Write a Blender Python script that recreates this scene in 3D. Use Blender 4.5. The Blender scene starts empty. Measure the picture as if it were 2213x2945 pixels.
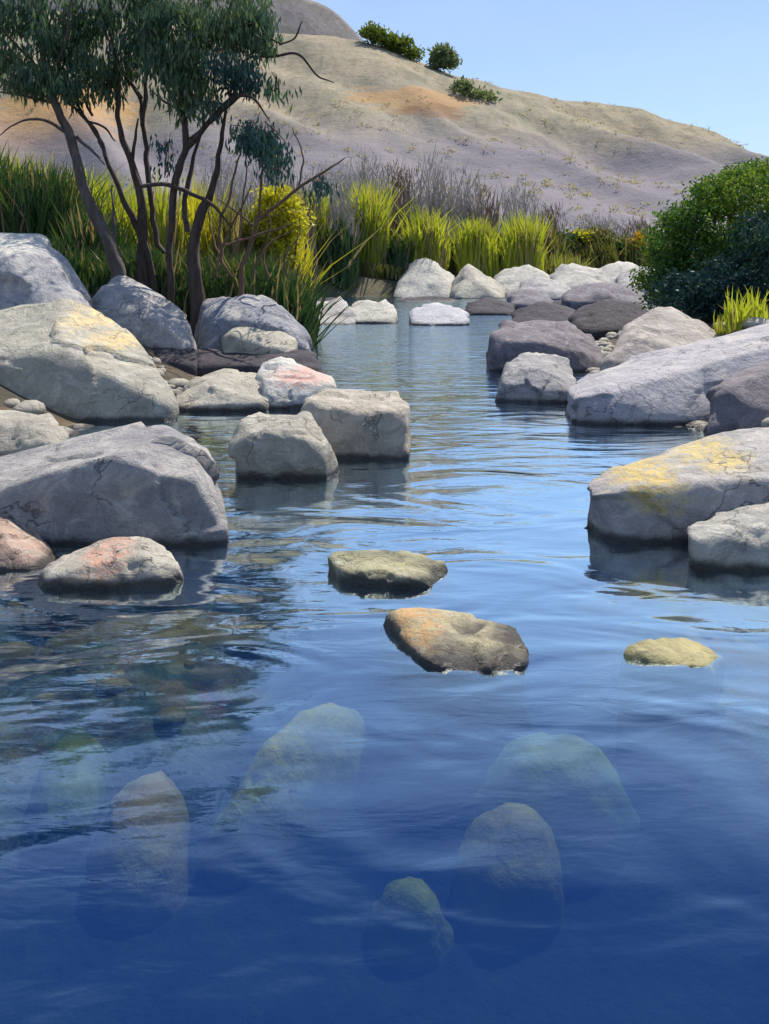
import bpy, bmesh, math, random
import numpy as np
from mathutils import Vector
random.seed(7); rng = np.random.default_rng(7)
scene = bpy.context.scene
COL = scene.collection

# ------------------------------------------------------------------ camera, world, sun, exposure
F, HU, HV, CH = 2006.0, 831.0, 560.0, 1.6       # focal length in sketch pixels, eye height
cam_d = bpy.data.cameras.new('camera'); cam = bpy.data.objects.new('camera', cam_d); COL.objects.link(cam)
cam.location = (0, 0, CH); cam.rotation_euler = (math.radians(90), 0, 0)
cam_d.sensor_fit = 'HORIZONTAL'; cam_d.sensor_width = 36; cam_d.lens = 36*F/1662
cam_d.shift_y = -(1106-HV)/1662; cam_d.clip_end = 3000; cam_d.clip_start = .05
scene.camera = cam
SUN_EL, SUN_AZ = 55, 34          # degrees; azimuth clockwise from straight ahead
world = bpy.data.worlds.new('World'); scene.world = world; world.use_nodes = True
wn, wl = world.node_tree.nodes, world.node_tree.links
bg = wn['Background']; bg.inputs[1].default_value = .105
sky = wn.new('ShaderNodeTexSky'); sky.sky_type = 'NISHITA'; sky.sun_disc = False
sky.sun_elevation = math.radians(SUN_EL); sky.sun_rotation = math.radians(SUN_AZ)
sky.air_density = 1.0; sky.dust_density = .3; sky.ozone_density = 4.0; sky.altitude = 300
tcw = wn.new('ShaderNodeTexCoord'); mpw = wn.new('ShaderNodeMapping'); mpw.inputs['Scale'].default_value = (1.2, 1.2, 3.5)
nzw = wn.new('ShaderNodeTexNoise'); nzw.inputs['Scale'].default_value = 1.6; nzw.inputs['Detail'].default_value = 5
crw = wn.new('ShaderNodeValToRGB'); crw.color_ramp.elements[0].position = .42; crw.color_ramp.elements[1].position = .78
crw.color_ramp.elements[0].color = (.28,.28,.28,1); crw.color_ramp.elements[1].color = (.7,.7,.7,1)
mxw = wn.new('ShaderNodeMix'); mxw.data_type = 'RGBA'; mxw.inputs['B'].default_value = (4.3, 5.6, 8.3, 1)
wl.new(tcw.outputs['Generated'], mpw.inputs[0]); wl.new(mpw.outputs[0], nzw.inputs['Vector']); wl.new(nzw.outputs['Fac'], crw.inputs[0])
wl.new(crw.outputs[0], mxw.inputs['Factor']); wl.new(sky.outputs[0], mxw.inputs['A']); wl.new(mxw.outputs['Result'], bg.inputs[0])
sd = bpy.data.lights.new('sun', 'SUN'); sd.energy = 5.0; sd.angle = math.radians(.5); sd.color = (1, .91, .78)
so = bpy.data.objects.new('sun', sd); COL.objects.link(so)
_e, _a = math.radians(SUN_EL), math.radians(SUN_AZ)
sdir = Vector((math.sin(_a)*math.cos(_e), math.cos(_a)*math.cos(_e), math.sin(_e)))
so.rotation_euler = sdir.to_track_quat('Z', 'Y').to_euler()
vs = scene.view_settings; vs.view_transform = 'Standard'; vs.look = 'None'; vs.gamma = 1; vs.use_curve_mapping = False
vs.exposure = 0.38
cy = scene.cycles; cy.use_denoising = True; cy.volume_bounces = 0; cy.max_bounces = 8; cy.transparent_max_bounces = 24
cy.caustics_reflective = False; cy.caustics_refractive = False; cy.sample_clamp_indirect = 4

# ------------------------------------------------------------------ helpers
def at(u, v, Y):
    return ((u-HU)*Y/F, Y, CH-(v-HV)*Y/F)
def h_(ix, iy, iz):
    n = (ix*374761393 + iy*668265263 + iz*2147483647 + 1013904223) & 0xffffffff
    n = ((n ^ (n >> 13))*1274126177) & 0xffffffff
    n = n ^ (n >> 16)
    return (n & 0xffff)/32767.5-1
def vnoise(p):
    p = np.asarray(p, float); i = np.floor(p).astype(np.int64); f = p-i; f = f*f*(3-2*f)
    o = 0
    for dx in (0, 1):
        wx = f[:, 0] if dx else 1-f[:, 0]
        for dy in (0, 1):
            wy = f[:, 1] if dy else 1-f[:, 1]
            for dz in (0, 1):
                wz = f[:, 2] if dz else 1-f[:, 2]
                o = o + wx*wy*wz*h_(i[:, 0]+dx, i[:, 1]+dy, i[:, 2]+dz)
    return o
def fbm(p, octs=4, gain=.5):
    p = np.asarray(p, float); a = 1; o = 0; s = 0
    for k in range(octs):
        o = o + a*vnoise(p*(2.03**k)+k*17.3); s += a; a *= gain
    return o/s
def ss(a, b, x):
    t = np.clip((np.asarray(x, float)-a)/(b-a), 0, 1); return t*t*(3-2*t)
def mesh_np(name, V, Fc, mat, smooth=True, parent=None, origin=None):
    me = bpy.data.meshes.new(name)
    V = np.asarray(V, float)
    if origin is not None: V = V-np.array(origin)
    Fc = np.asarray(Fc, np.int32); k = Fc.shape[1]
    me.vertices.add(len(V)); me.vertices.foreach_set('co', V.astype(np.float32).ravel())
    me.loops.add(Fc.size); me.loops.foreach_set('vertex_index', Fc.ravel())
    me.polygons.add(len(Fc)); me.polygons.foreach_set('loop_start', np.arange(0, Fc.size, k, dtype=np.int32))
    me.polygons.foreach_set('use_smooth', np.full(len(Fc), bool(smooth)))
    me.update(calc_edges=True); me.validate()
    if mat: me.materials.append(mat)
    o = bpy.data.objects.new(name, me); COL.objects.link(o)
    if origin is not None and parent is None: o.location = origin
    if parent: o.parent = parent
    return o
def tag(o, label=None, cat=None, group=None, kind=None):
    for k, x in (('label', label), ('category', cat), ('group', group), ('kind', kind)):
        if x: o[k] = x
    return o
def empty(name, loc, label, cat, group=None):
    o = bpy.data.objects.new(name, None); COL.objects.link(o); o.location = loc; o.empty_display_size = .2
    return tag(o, label, cat, group)
class NT:
    def __init__(s, name):
        s.m = bpy.data.materials.new(name); s.m.use_nodes = True; s.t = s.m.node_tree; s.n = s.t.nodes; s.l = s.t.links
        s.p = s.n['Principled BSDF']; s.out = s.n['Material Output']
    def new(s, ty, **kw):
        x = s.n.new('ShaderNode'+ty)
        for k, v in kw.items(): setattr(x, k, v)
        return x
    def link(s, a, b): s.l.new(a, b)
    def val(s, sock, v):
        if isinstance(v, bpy.types.NodeSocket): s.l.new(v, sock)
        else: sock.default_value = v
    def math(s, op, a, b=0., clamp=False):
        x = s.new('Math', operation=op); x.use_clamp = clamp; s.val(x.inputs[0], a); s.val(x.inputs[1], b); return x.outputs[0]
    def mix(s, f, a, b, mode='MIX'):
        x = s.new('Mix', data_type='RGBA', blend_type=mode); s.val(x.inputs['Factor'], f)
        s.val(x.inputs['A'], a if not isinstance(a, tuple) else (*a, 1)[:4]); s.val(x.inputs['B'], b if not isinstance(b, tuple) else (*b, 1)[:4]); return x.outputs['Result']
    def noise(s, vec, scale, detail=4, rough=.55, dist=0, scl=None):
        if scl is not None:
            mp = s.new('Mapping'); mp.inputs['Scale'].default_value = scl; s.link(vec, mp.inputs[0]); vec = mp.outputs[0]
        x = s.new('TexNoise'); x.inputs['Scale'].default_value = scale; x.inputs['Detail'].default_value = detail
        x.inputs['Roughness'].default_value = rough; x.inputs['Distortion'].default_value = dist; s.link(vec, x.inputs['Vector']); return x.outputs['Fac']
    def ramp(s, f, a, b, c0=(0,0,0), c1=(1,1,1)):
        x = s.new('ValToRGB'); e = x.color_ramp.elements; e[0].position = a; e[1].position = b; e[0].color = (*c0, 1); e[1].color = (*c1, 1)
        s.link(f, x.inputs[0]); return x.outputs[0]
    def maprange(s, f, a, b, c=0., d=1.):
        x = s.new('MapRange'); x.interpolation_type = 'SMOOTHSTEP'; s.link(f, x.inputs[0])
        for i, q in enumerate((a, b, c, d)): x.inputs[1+i].default_value = q
        return x.outputs[0]
    def bump(s, h, strength, dist, nrm=None):
        x = s.new('Bump'); x.inputs['Strength'].default_value = strength; x.inputs['Distance'].default_value = dist
        s.link(h, x.inputs['Height'])
        if nrm: s.link(nrm, x.inputs['Normal'])
        return x.outputs[0]

def rock_mat(name, c1, c2, c3=None, patches=(), streak=.5):
    """grey river stone: mottled, veined, dark wet band at the water line; patches = stains or painted sunlight in object space"""
    if name != 'shadow_black_stone':
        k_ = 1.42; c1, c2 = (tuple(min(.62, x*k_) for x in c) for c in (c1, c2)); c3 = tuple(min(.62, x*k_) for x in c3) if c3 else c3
    m = NT(name); geo = m.new('NewGeometry')
    sep = m.new('SeparateXYZ'); m.link(geo.outputs['Position'], sep.inputs[0])
    P = geo.outputs['Position']
    big = m.noise(P, 1.7, 5, .6, .6); mid = m.noise(P, 6, 6, .65, .3); fine = m.noise(P, 45, 4, .7)
    col = m.mix(m.ramp(big, .38, .62), c1, c2)
    if c3: col = m.mix(m.ramp(mid, .52, .68), col, c3)
    bands = m.noise(P, 3.2, 4, .6, .8, scl=(.7, 1, 3.2))
    col = m.mix(m.math('MULTIPLY', m.ramp(bands, .5, .72), streak*.6), col, tuple(x*.55 for x in c1))
    col = m.mix(m.math('MULTIPLY', m.ramp(m.noise(P, 4, 8, .74, 1.), .50, .62), .62), col, (.66,.62,.55) if sum(c1) > .5 else tuple(x*1.5 for x in c2))
    col = m.mix(m.math('MULTIPLY', m.ramp(m.noise(P, 3.1, 7, .7, 1.4), .56, .68), .6), col, tuple(x*.5 for x in c1))
    col = m.mix(m.math('MULTIPLY', m.ramp(fine, .35, .7), .35), col, tuple(x*.6 for x in c1), 'MIX')
    for (c, r, pc, amt) in patches:
        vm = m.new('VectorMath', operation='SUBTRACT'); m.link(P, vm.inputs[0]); vm.inputs[1].default_value = c
        dv = m.new('VectorMath', operation='DIVIDE'); m.link(vm.outputs[0], dv.inputs[0]); dv.inputs[1].default_value = r
        ln = m.new('VectorMath', operation='LENGTH'); m.link(dv.outputs[0], ln.inputs[0])
        d = m.math('ADD', ln.outputs['Value'], m.math('MULTIPLY', m.math('SUBTRACT', m.noise(P, 7, 5, .65, .5), .5), 1.6))
        col = m.mix(m.math('MULTIPLY', m.maprange(d, 1.15, .5), m.math('MULTIPLY', m.ramp(m.noise(P, 20, 7, .8, .6), .42, .50), amt)), col, pc)
    vor = m.new('TexVoronoi', feature='DISTANCE_TO_EDGE'); vor.inputs['Scale'].default_value = 1.5
    dm = m.new('VectorMath', operation='ADD'); nn = m.new('TexNoise'); nn.inputs['Scale'].default_value = 2.5; nn.inputs['Detail'].default_value = 6
    m.link(P, nn.inputs['Vector']); m.link(P, dm.inputs[0]); m.link(nn.outputs['Color'], dm.inputs[1]); m.link(dm.outputs[0], vor.inputs['Vector'])
    crk = m.math('MULTIPLY', m.maprange(vor.outputs['Distance'], .016, .0), m.maprange(m.noise(P, 1.4, 3), .48, .60))
    col = m.mix(m.math('MULTIPLY', crk, .7), col, tuple(x*.3 for x in c1))
    wet_h = m.math('ADD', m.math('MULTIPLY', m.noise(P, 5, 4), .11), -.018)
    wet = m.maprange(m.math('SUBTRACT', sep.outputs[2], wet_h), .03, -.02)
    algae = m.mix(m.ramp(mid, .4, .6), (.075,.065,.03), (.10,.11,.05))
    col = m.mix(m.math('MULTIPLY', wet, .9), col, (.035,.033,.036))
    under = m.maprange(sep.outputs[2], .0, -.04)
    col = m.mix(under, col, algae)
    m.link(col, m.p.inputs['Base Color'])
    m.link(m.maprange(wet, 0, 1, .82, .3), m.p.inputs['Roughness']); m.p.inputs['Specular IOR Level'].default_value = .35
    n1 = m.bump(m.noise(P, 7, 8, .7, .4), .9, .07)
    n2 = m.bump(m.noise(P, 60, 4, .7), .35, .008, n1)
    n3 = m.bump(m.math('SUBTRACT', 1., crk), .6, .02, n2)
    m.link(n3, m.p.inputs['Normal'])
    return m.m

def leaf_mat(name, c1, c2, c3, trans=.35, straw=.0):
    m = NT(name); geo = m.new('NewGeometry')
    r = geo.outputs['Random Per Island']; big = m.noise(geo.outputs['Position'], .9, 3)
    cr = m.new('ValToRGB'); e = cr.color_ramp.elements; e[0].color = (*c1, 1); e[1].color = (*c3, 1); x = e.new(.5); x.color = (*c2, 1)
    f = m.math('ADD', m.math('MULTIPLY', r, .55), m.math('MULTIPLY', m.maprange(big, .3, .7), .45)); m.link(f, cr.inputs[0])
    df = m.new('BsdfDiffuse'); tr = m.new('BsdfTranslucent'); gl = m.new('BsdfGlossy'); gl.inputs['Roughness'].default_value = .45
    r2 = m.math('FRACT', m.math('MULTIPLY', r, 37.7)); lc = m.mix(m.math('GREATER_THAN', r2, 1-straw), cr.outputs[0], (.34,.27,.15)) if straw else cr.outputs[0]
    m.link(lc, df.inputs[0]); m.link(m.mix(1., lc, (1., 1., .55), 'MULTIPLY'), tr.inputs[0])
    a = m.new('MixShader'); a.inputs[0].default_value = trans; m.link(df.outputs[0], a.inputs[1]); m.link(tr.outputs[0], a.inputs[2])
    b = m.new('MixShader'); b.inputs[0].default_value = .02; m.link(a.outputs[0], b.inputs[1]); m.link(gl.outputs[0], b.inputs[2])
    m.link(b.outputs[0], m.out.inputs[0]); m.n.remove(m.p)
    return m.m
def bark_mat(name, c1, c2):
    m = NT(name); geo = m.new('NewGeometry'); P = geo.outputs['Position']
    f = m.noise(P, 14, 5, .65, .5, scl=(1, 1, .25)); m.link(m.mix(m.ramp(f, .35, .65), c1, c2), m.p.inputs['Base Color'])
    m.p.inputs['Roughness'].default_value = .9; m.link(m.bump(f, .8, .02), m.p.inputs['Normal']); return m.m

# ------------------------------------------------------------------ terrain: river bed, banks, valley floor in one sheet
YT = [-60, -8, 0, 3.4, 5, 6.2, 8, 10, 13, 16, 23, 30, 39.5, 41.5, 45, 60, 80]
XL = [-8, -8, -4, -2.6, -2.1, -2.5, -2.9, -2.6, -2.0, -2.3, -2.4, -3.2, -3.6, 4, 9, 20, 40]
XR = [9, 9, 5, 2.9, 2.35, 2.6, 2.9, 2.6, 2.7, 3.4, 5, 8.5, 14, 16, 20, 34, 60]
def ground(X, Y):
    X = np.asarray(X, float); Y = np.asarray(Y, float)
    l = np.interp(Y, YT, XL); r = np.interp(Y, YT, XR)
    d = np.minimum(X-l, r-X)                      # >0 in the channel
    o = np.maximum(-d, 0)
    bank = np.interp(o, [0, .6, 1.6, 3, 6, 14, 40], [-.08, .18, .62, 1.08, 1.25, 1.1, 1.3])
    left = X < (l+r)/2
    bank = np.where(left, bank, bank*.85)
    far = ss(22, 40, Y); bank = bank*(1-.25*far)
    deep = np.interp(np.maximum(d, 0), [0, .4, 1.2, 2.4, 5], [-.08, -.18, -.36, -.50, -.58])
    deep = deep-.10*ss(4.0, 2.4, Y)
    z = np.where(d > 0, deep, bank)
    for (sx, sy, sr, sz) in ((-1.07, 4.1, .5, -.13), (-.75, 6.1, .62, -.12), (-.55, 5.0, .40, -.16), (1.5, 4.45, .5, -.12), (1.5, 3.8, .34, -.15), (-1.6, 3.5, .4, -.2), (-.7, 9.2, .7, -.12), (.1, 13.5, .8, -.12)):
        w = np.exp(-(((X-sx)**2+((Y-sy)*.8)**2)/sr**2)**1.5); z = z*(1-w)+np.maximum(z, sz)*w
    p = np.stack([X*.6, Y*.6, X*0], 1)
    z = z + .09*fbm(p, 4)*np.where(d > 0, 1, 1.1) + .45*fbm(p*.12, 3)*ss(30, 120, Y)
    z = z - 4.5*ss(70, 200, np.abs(X)+Y*.35)*0
    return z
ys = np.concatenate([np.linspace(-60, -2, 12), np.linspace(-1.5, 12, 150), np.linspace(12.2, 40, 120), np.linspace(41, 120, 60), np.linspace(130, 700, 20)])
xs = np.concatenate([np.linspace(-600, -60, 12), np.linspace(-50, -10, 36), np.linspace(-9.5, 9.5, 170), np.linspace(10, 60, 60), np.linspace(70, 600, 12)])
GX, GY = np.meshgrid(xs, ys); V = np.stack([GX.ravel(), GY.ravel(), ground(GX.ravel(), GY.ravel())], 1)
def gridf(nx, ny):
    i = np.arange(nx-1); j = np.arange(ny-1); I, J = np.meshgrid(i, j); a = (J*nx+I).ravel()
    return np.stack([a, a+1, a+nx+1, a+nx], 1)
m = NT('river_ground'); geo = m.new('NewGeometry'); P = geo.outputs['Position']; sp = m.new('SeparateXYZ'); m.link(P, sp.inputs[0])
bedc = m.mix(m.ramp(m.noise(P, 1.3, 5, .6, .8), .4, .62), (.06,.065,.03), (.34,.25,.10))
bedc = m.mix(m.ramp(m.noise(P, 4.5, 5, .6, .8), .52, .66), bedc, (.06,.075,.03))
vor = m.new('TexVoronoi'); vor.inputs['Scale'].default_value = 7; m.link(P, vor.inputs['Vector'])
bedc = m.mix(.35, bedc, m.mix(1., bedc, vor.outputs['Color'], 'MULTIPLY'))
bedc = m.mix(m.maprange(m.math('ADD', sp.outputs[2], m.math('MULTIPLY', m.math('SUBTRACT', m.noise(P, 1.6, 5, .6, .5), .5), .35)), -.30, -.46), bedc, m.mix(m.ramp(m.noise(P, 3, 5, .65), .45, .65), (.018,.02,.022), (.06,.05,.035)))
soil = m.mix(m.ramp(m.noise(P, 2.2, 6, .65), .4, .62), (.05,.045,.03), (.12,.085,.05))
soil = m.mix(m.maprange(sp.outputs[1], 30, 60), soil, m.mix(m.ramp(m.noise(P, .5, 5), .4, .6), (.20,.19,.12), (.10,.12,.05)))
m.link(m.mix(m.maprange(sp.outputs[2], -.03, .05), bedc, soil), m.p.inputs['Base Color']); m.p.inputs['Roughness'].default_value = .9
m.link(m.bump(m.noise(P, 8, 6, .7), .8, .08), m.p.inputs['Normal'])
GROUND = m.m
tag(mesh_np('ground', V, gridf(len(xs), len(ys)), GROUND), kind='structure')

# ------------------------------------------------------------------ water
def water_mat():
    m = NT('river_water'); geo = m.new('NewGeometry'); P = geo.outputs['Position']; sp = m.new('SeparateXYZ'); m.link(P, sp.inputs[0])
    flow = m.maprange(sp.outputs[1], 3.2, 9.5)           # calm pool near, riffled upstream
    patch = m.maprange(m.noise(P, .55, 3, .5, .6, scl=(1, 1.5, 1)), .38, .62)
    swell = m.noise(P, 1.15, 2, .45, 1.2, scl=(.8, 1.5, 1))
    rip = m.noise(P, 5.5, 3, .5, .6, scl=(.55, 1.5, 1))
    fine = m.noise(P, 24, 3, .55, .3, scl=(.5, 1.3, 1))
    h = m.math('MULTIPLY', swell, .026)
    h = m.math('ADD', h, m.math('MULTIPLY', rip, m.math('ADD', m.math('ADD', m.math('MULTIPLY', flow, .0045), m.math('MULTIPLY', m.maprange(sp.outputs[1], 9, 17), .022)), m.math('MULTIPLY', patch, .004))))
    h = m.math('ADD', h, m.math('MULTIPLY', fine, m.math('ADD', .0004, m.math('MULTIPLY', flow, .0009))))
    nrm = m.bump(h, 1., 1.)
    fr = m.new('LayerWeight'); fr.inputs['Blend'].default_value = .5; m.link(nrm, fr.inputs['Normal'])
    gl = m.new('BsdfGlossy'); m.link(m.math('ADD', .03, m.math('MULTIPLY', m.maprange(sp.outputs[1], 7, 18), .07)), gl.inputs['Roughness']); gl.inputs['Color'].default_value = (.84,.97,1,1); m.link(nrm, gl.inputs['Normal'])
    tr = m.new('BsdfTransparent'); tr.inputs[0].default_value = (.88,.95,1,1)
    f = m.maprange(fr.outputs['Facing'], .41, .78, .03, .94)
    mx = m.new('MixShader'); m.link(f, mx.inputs[0]); m.link(tr.outputs[0], mx.inputs[1]); m.link(gl.outputs[0], mx.inputs[2])
    m.link(mx.outputs[0], m.out.inputs['Surface'])
    va = m.new('VolumeAbsorption'); va.inputs['Color'].default_value = (.25,.50,.72,1); va.inputs['Density'].default_value = 2.1
    vc = m.new('VolumeScatter'); vc.inputs['Color'].default_value = (.01,.15,.74,1); vc.inputs['Density'].default_value = .85
    av = m.new('AddShader'); m.link(va.outputs[0], av.inputs[0]); m.link(vc.outputs[0], av.inputs[1])
    m.link(av.outputs[0], m.out.inputs['Volume']); m.n.remove(m.p)
    return m.m
x0, x1, y0, y1 = -30, 70, -20, 78
V = [(x0,y0,0),(x1,y0,0),(x1,y1,0),(x0,y1,0),(x0,y0,-3.2),(x1,y0,-3.2),(x1,y1,-3.2),(x0,y1,-3.2)]
tag(mesh_np('water', V, [(0,1,2,3),(7,6,5,4),(0,4,5,1),(1,5,6,2),(2,6,7,3),(3,7,4,0)], water_mat(), smooth=False), kind='structure')

# ------------------------------------------------------------------ hills
def hill(name, ridge, Yr, Yb, zb, mat, nu=340, nt=130, rough=1.):
    ru, rv = zip(*ridge); us = np.linspace(ru[0], ru[-1], nu); vr = np.interp(us, ru, rv)
    k = np.array([1, 2, 3, 2, 1])/9; vr2 = np.convolve(np.pad(vr, 2, 'edge'), k, 'valid')
    T = np.concatenate([np.linspace(0, 1, nt), np.linspace(1.04, 1.8, 14)])
    rows = []
    for t in T:
        Y = Yb+(Yr-Yb)*t
        X = (us-HU)*Yr/F*(.86+.14*min(t, 1.2))
        zr = CH+(HV-vr2)*Yr/F
        prof = (t**1.25*.7+.3*ss(0, 1, t)) if t <= 1 else 1-(t-1)*.9
        z = zb+(zr-zb)*prof
        q = np.stack([X*.022+Y*.012, Y*.010+0*X-X*.004, X*0+3.1], 1)
        amp = 10*math.sin(math.pi*min(t, 1))**.8*rough if t < 1 else 0
        sp_ = 1-np.sqrt(fbm(q*2.2, 2)**2+.02)*2.2
        z = z+amp*(sp_-.6)*np.clip((zr-zb)/45, .2, 1)*.42+fbm(np.stack([X*.15, X*0+Y*.15, X*0], 1), 3)*.7*rough
        rows.append(np.stack([X, X*0+Y, z], 1))
    return tag(mesh_np(name, np.concatenate(rows), gridf(nu, len(T)), mat), kind='structure')
def hill_mat(name, tan, tan2, olive, foot, zfoot, brown=None):
    m = NT(name); geo = m.new('NewGeometry'); P = geo.outputs['Position']; sp = m.new('SeparateXYZ'); m.link(P, sp.inputs[0])
    c = m.mix(m.ramp(m.noise(P, .03, 5, .6, .5), .38, .62), tan, tan2)
    c = m.mix(m.math('MULTIPLY', m.ramp(m.noise(P, .055, 6, .62, 1.2, scl=(1.4, .6, 1)), .50, .64), .7), c, olive)
    c = m.mix(m.math('MULTIPLY', m.ramp(m.noise(P, .5, 6, .75), .48, .62), .5), c, tuple(x*.62 for x in olive))
    c = m.mix(m.math('MULTIPLY', m.ramp(m.noise(P, 1.6, 5, .8), .46, .6), .3), c, tuple(min(1, x*1.25) for x in tan))
    c = m.mix(m.math('MULTIPLY', m.ramp(m.noise(P, .16, 6, .7, .8, scl=(1., .22, .35)), .47, .60), .6), c, tuple(x*.82 for x in olive))
    c = m.mix(m.math('MULTIPLY', m.ramp(m.noise(P, .45, 6, .75, .4, scl=(1., .15, .3)), .5, .62), .35), c, tuple(min(1, x*1.3) for x in tan))
    if brown:
        for (cc, rr, pc) in brown:
            vm = m.new('VectorMath', operation='SUBTRACT'); m.link(P, vm.inputs[0]); vm.inputs[1].default_value = cc
            dv = m.new('VectorMath', operation='DIVIDE'); m.link(vm.outputs[0], dv.inputs[0]); dv.inputs[1].default_value = rr
            ln = m.new('VectorMath', operation='LENGTH'); m.link(dv.outputs[0], ln.inputs[0])
            d = m.math('ADD', ln.outputs['Value'], m.math('MULTIPLY', m.math('SUBTRACT', m.noise(P, .12, 5, .65, 1, scl=(.5, 1, 2.)), .5), 2.4))
            c = m.mix(m.math('MULTIPLY', m.maprange(d, 1.1, .6), .85), c, pc)
    hz = m.math('ADD', sp.outputs[2], m.math('MULTIPLY', m.noise(P, .06, 4, .6), -14))
    c = m.mix(m.math('MULTIPLY', m.maprange(hz, zfoot, zfoot-12), .85), c, foot)
    m.link(c, m.p.inputs['Base Color']); m.p.inputs['Roughness'].default_value = .95; m.p.inputs['Specular IOR Level'].default_value = .1
    m.link(m.bump(m.noise(P, .22, 9, .72), .55, 1.3), m.p.inputs['Normal']); return m.m
RID = [(-900,-260),(-300,-60),(0,20),(400,48),(580,70),(760,84),(840,100),(890,122),(940,142),(1000,166),(1100,190),(1200,214),(1300,226),(1390,238),(1440,260),(1525,273),(1570,305),(1595,340),(1630,385),(1720,440),(1900,455),(2500,470)]
tanm = hill_mat('dry_grass_hill', (.335,.28,.20), (.27,.25,.19), (.21,.21,.155), (.215,.20,.235), 20,
    brown=[((5, 165, 30), (12, 40, 4.), (.40,.255,.13)), ((-52, 150, 22), (14, 50, 9), (.52,.31,.13)), ((8,160,27),(7,40,2.2),(.23,.14,.08))])
hill('hill', RID, 200, 84, 0, tanm)
greym = hill_mat('grey_hill', (.17,.155,.165), (.22,.20,.19), (.14,.14,.12), (.2,.19,.22), 0)  # darker grey tone for the hills behind
hill('hill_behind', [(-1200,-420),(200,-150),(560,-40),(650,-8),(700,8),(735,32),(762,62),(800,100),(900,180),(1000,260),(1200,400)], 330, 215, 0, greym, 160, 40)
hill('hill_far', [(1250,330),(1400,285),(1540,280),(1575,302),(1605,328),(1640,356),(1700,400),(1900,410),(2300,440)], 420, 300, 0, greym, 100, 30)

def scrub_on(ob, n, u0, u1, mat, name, lab):
    me = ob.data; co = np.empty(len(me.vertices)*3, np.float32); me.vertices.foreach_get('co', co); co = co.reshape(-1, 3)
    uu = HU+co[:, 0]*F/co[:, 1]; co = co[(uu > u0) & (uu < u1) & (co[:, 1] < 199)]
    dens = fbm(co*np.array([.05, .03, .05]), 3)+.25*rng.normal(size=len(co)); co = co[dens > .12]
    p = co[rng.integers(0, len(co), n)]+rng.normal(size=(n, 3))*np.array([.8, .5, 0]); q = 12; s = rng.uniform(.2, .6, (n, 1, 1))
    c = p[:, None, :]+rng.normal(size=(n, q, 3))*s*np.array([.8, .6, .35])+np.array([0, 0, .15])
    a = rng.normal(size=(n, q, 3)); a /= np.linalg.norm(a, axis=2, keepdims=True); b = np.cross(a, rng.normal(size=(n, q, 3))); b /= np.linalg.norm(b, axis=2, keepdims=True)
    w = s*.45; V_ = np.stack([c-a*w, c+b*w*.5, c+a*w, c-b*w*.5], 2).reshape(-1, 3)
    tag(mesh_np(name, V_, np.arange(len(V_)).reshape(-1, 4), mat, smooth=False), lab, 'scrub', kind='stuff')
HILL_FRONT = bpy.data.objects['hill']

# ------------------------------------------------------------------ boulders
_ico = {}
def ico(n):
    if n not in _ico:
        bm = bmesh.new(); bmesh.ops.create_icosphere(bm, subdivisions=n, radius=1)
        _ico[n] = (np.array([v.co[:] for v in bm.verts]), np.array([[v.index for v in f.verts] for f in bm.faces])); bm.free()
    return _ico[n]
def hull_planes(pts):
    bm = bmesh.new()
    for p in pts: bm.verts.new(p)
    r = bmesh.ops.convex_hull(bm, input=bm.verts[:])
    bm.normal_update(); c = sum((Vector(p) for p in pts), Vector())/len(pts)
    out = []
    for f in bm.faces:
        if f.calc_area() < 1e-6: continue
        n = f.normal.copy(); h = n.dot(f.verts[0].co-c)
        if h < 0: n = -n; h = -h
        if h < 1e-4: continue
        out.append((*n, h))
    bm.free(); return np.array(out), np.array(c)
def boulder_verts(pts, sub=5, p=18, rough=.05, seed=0, chips=5, facet=.12):
    p = p*3.6
    pl, c = hull_planes(pts); A = np.array(pts)-c; ext = np.abs(A).max(0)
    S, T = ico(sub); D = S*ext; D /= np.linalg.norm(D, axis=1)[:, None]
    r_ = np.random.default_rng(seed+11)
    for k in range(chips*3+(3 if chips else 0)):                          # knocked-off corners
        n = r_.normal(size=3); n[2] = abs(n[2])*.7; n /= np.linalg.norm(n); h = (A@n).max()
        pl = np.vstack([pl, (*n, h*r_.uniform(.85, .97))])
    q = np.clip(D@pl[:, :3].T/pl[:, 3], 0, None)
    r = (q**p).sum(1)**(-1/p)
    size = ext.mean(); W = D*r[:, None]
    nz = fbm(W/size*1.3+seed*3.7, 4, .55)*rough + (-np.abs(fbm(W/size*2.4+seed*1.9+5, 3)))*rough*.6 + .25*rough
    K = 46; box = np.abs(W).max(0)/size; sd = r_.uniform(-1, 1, (K, 3))*box; Q = W/size
    Qw = Q+.10*np.stack([fbm(Q*3+seed, 2), fbm(Q*3+seed+9, 2), fbm(Q*3+seed+21, 2)], 1)
    d2 = ((Qw[:, None, :]-sd[None])**2).sum(2); ix = d2.argmin(1)
    off = r_.normal(0, .5, K); gr = r_.normal(0, .55, (K, 3))
    nz = nz+facet*(off[ix]*.5+((Q-sd[ix])*gr[ix]).sum(1))
    nz = nz+rough*.35*fbm(W/size*6+seed, 3, .6)
    W = W*(1+nz)[:, None]
    return W+c, T
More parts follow.
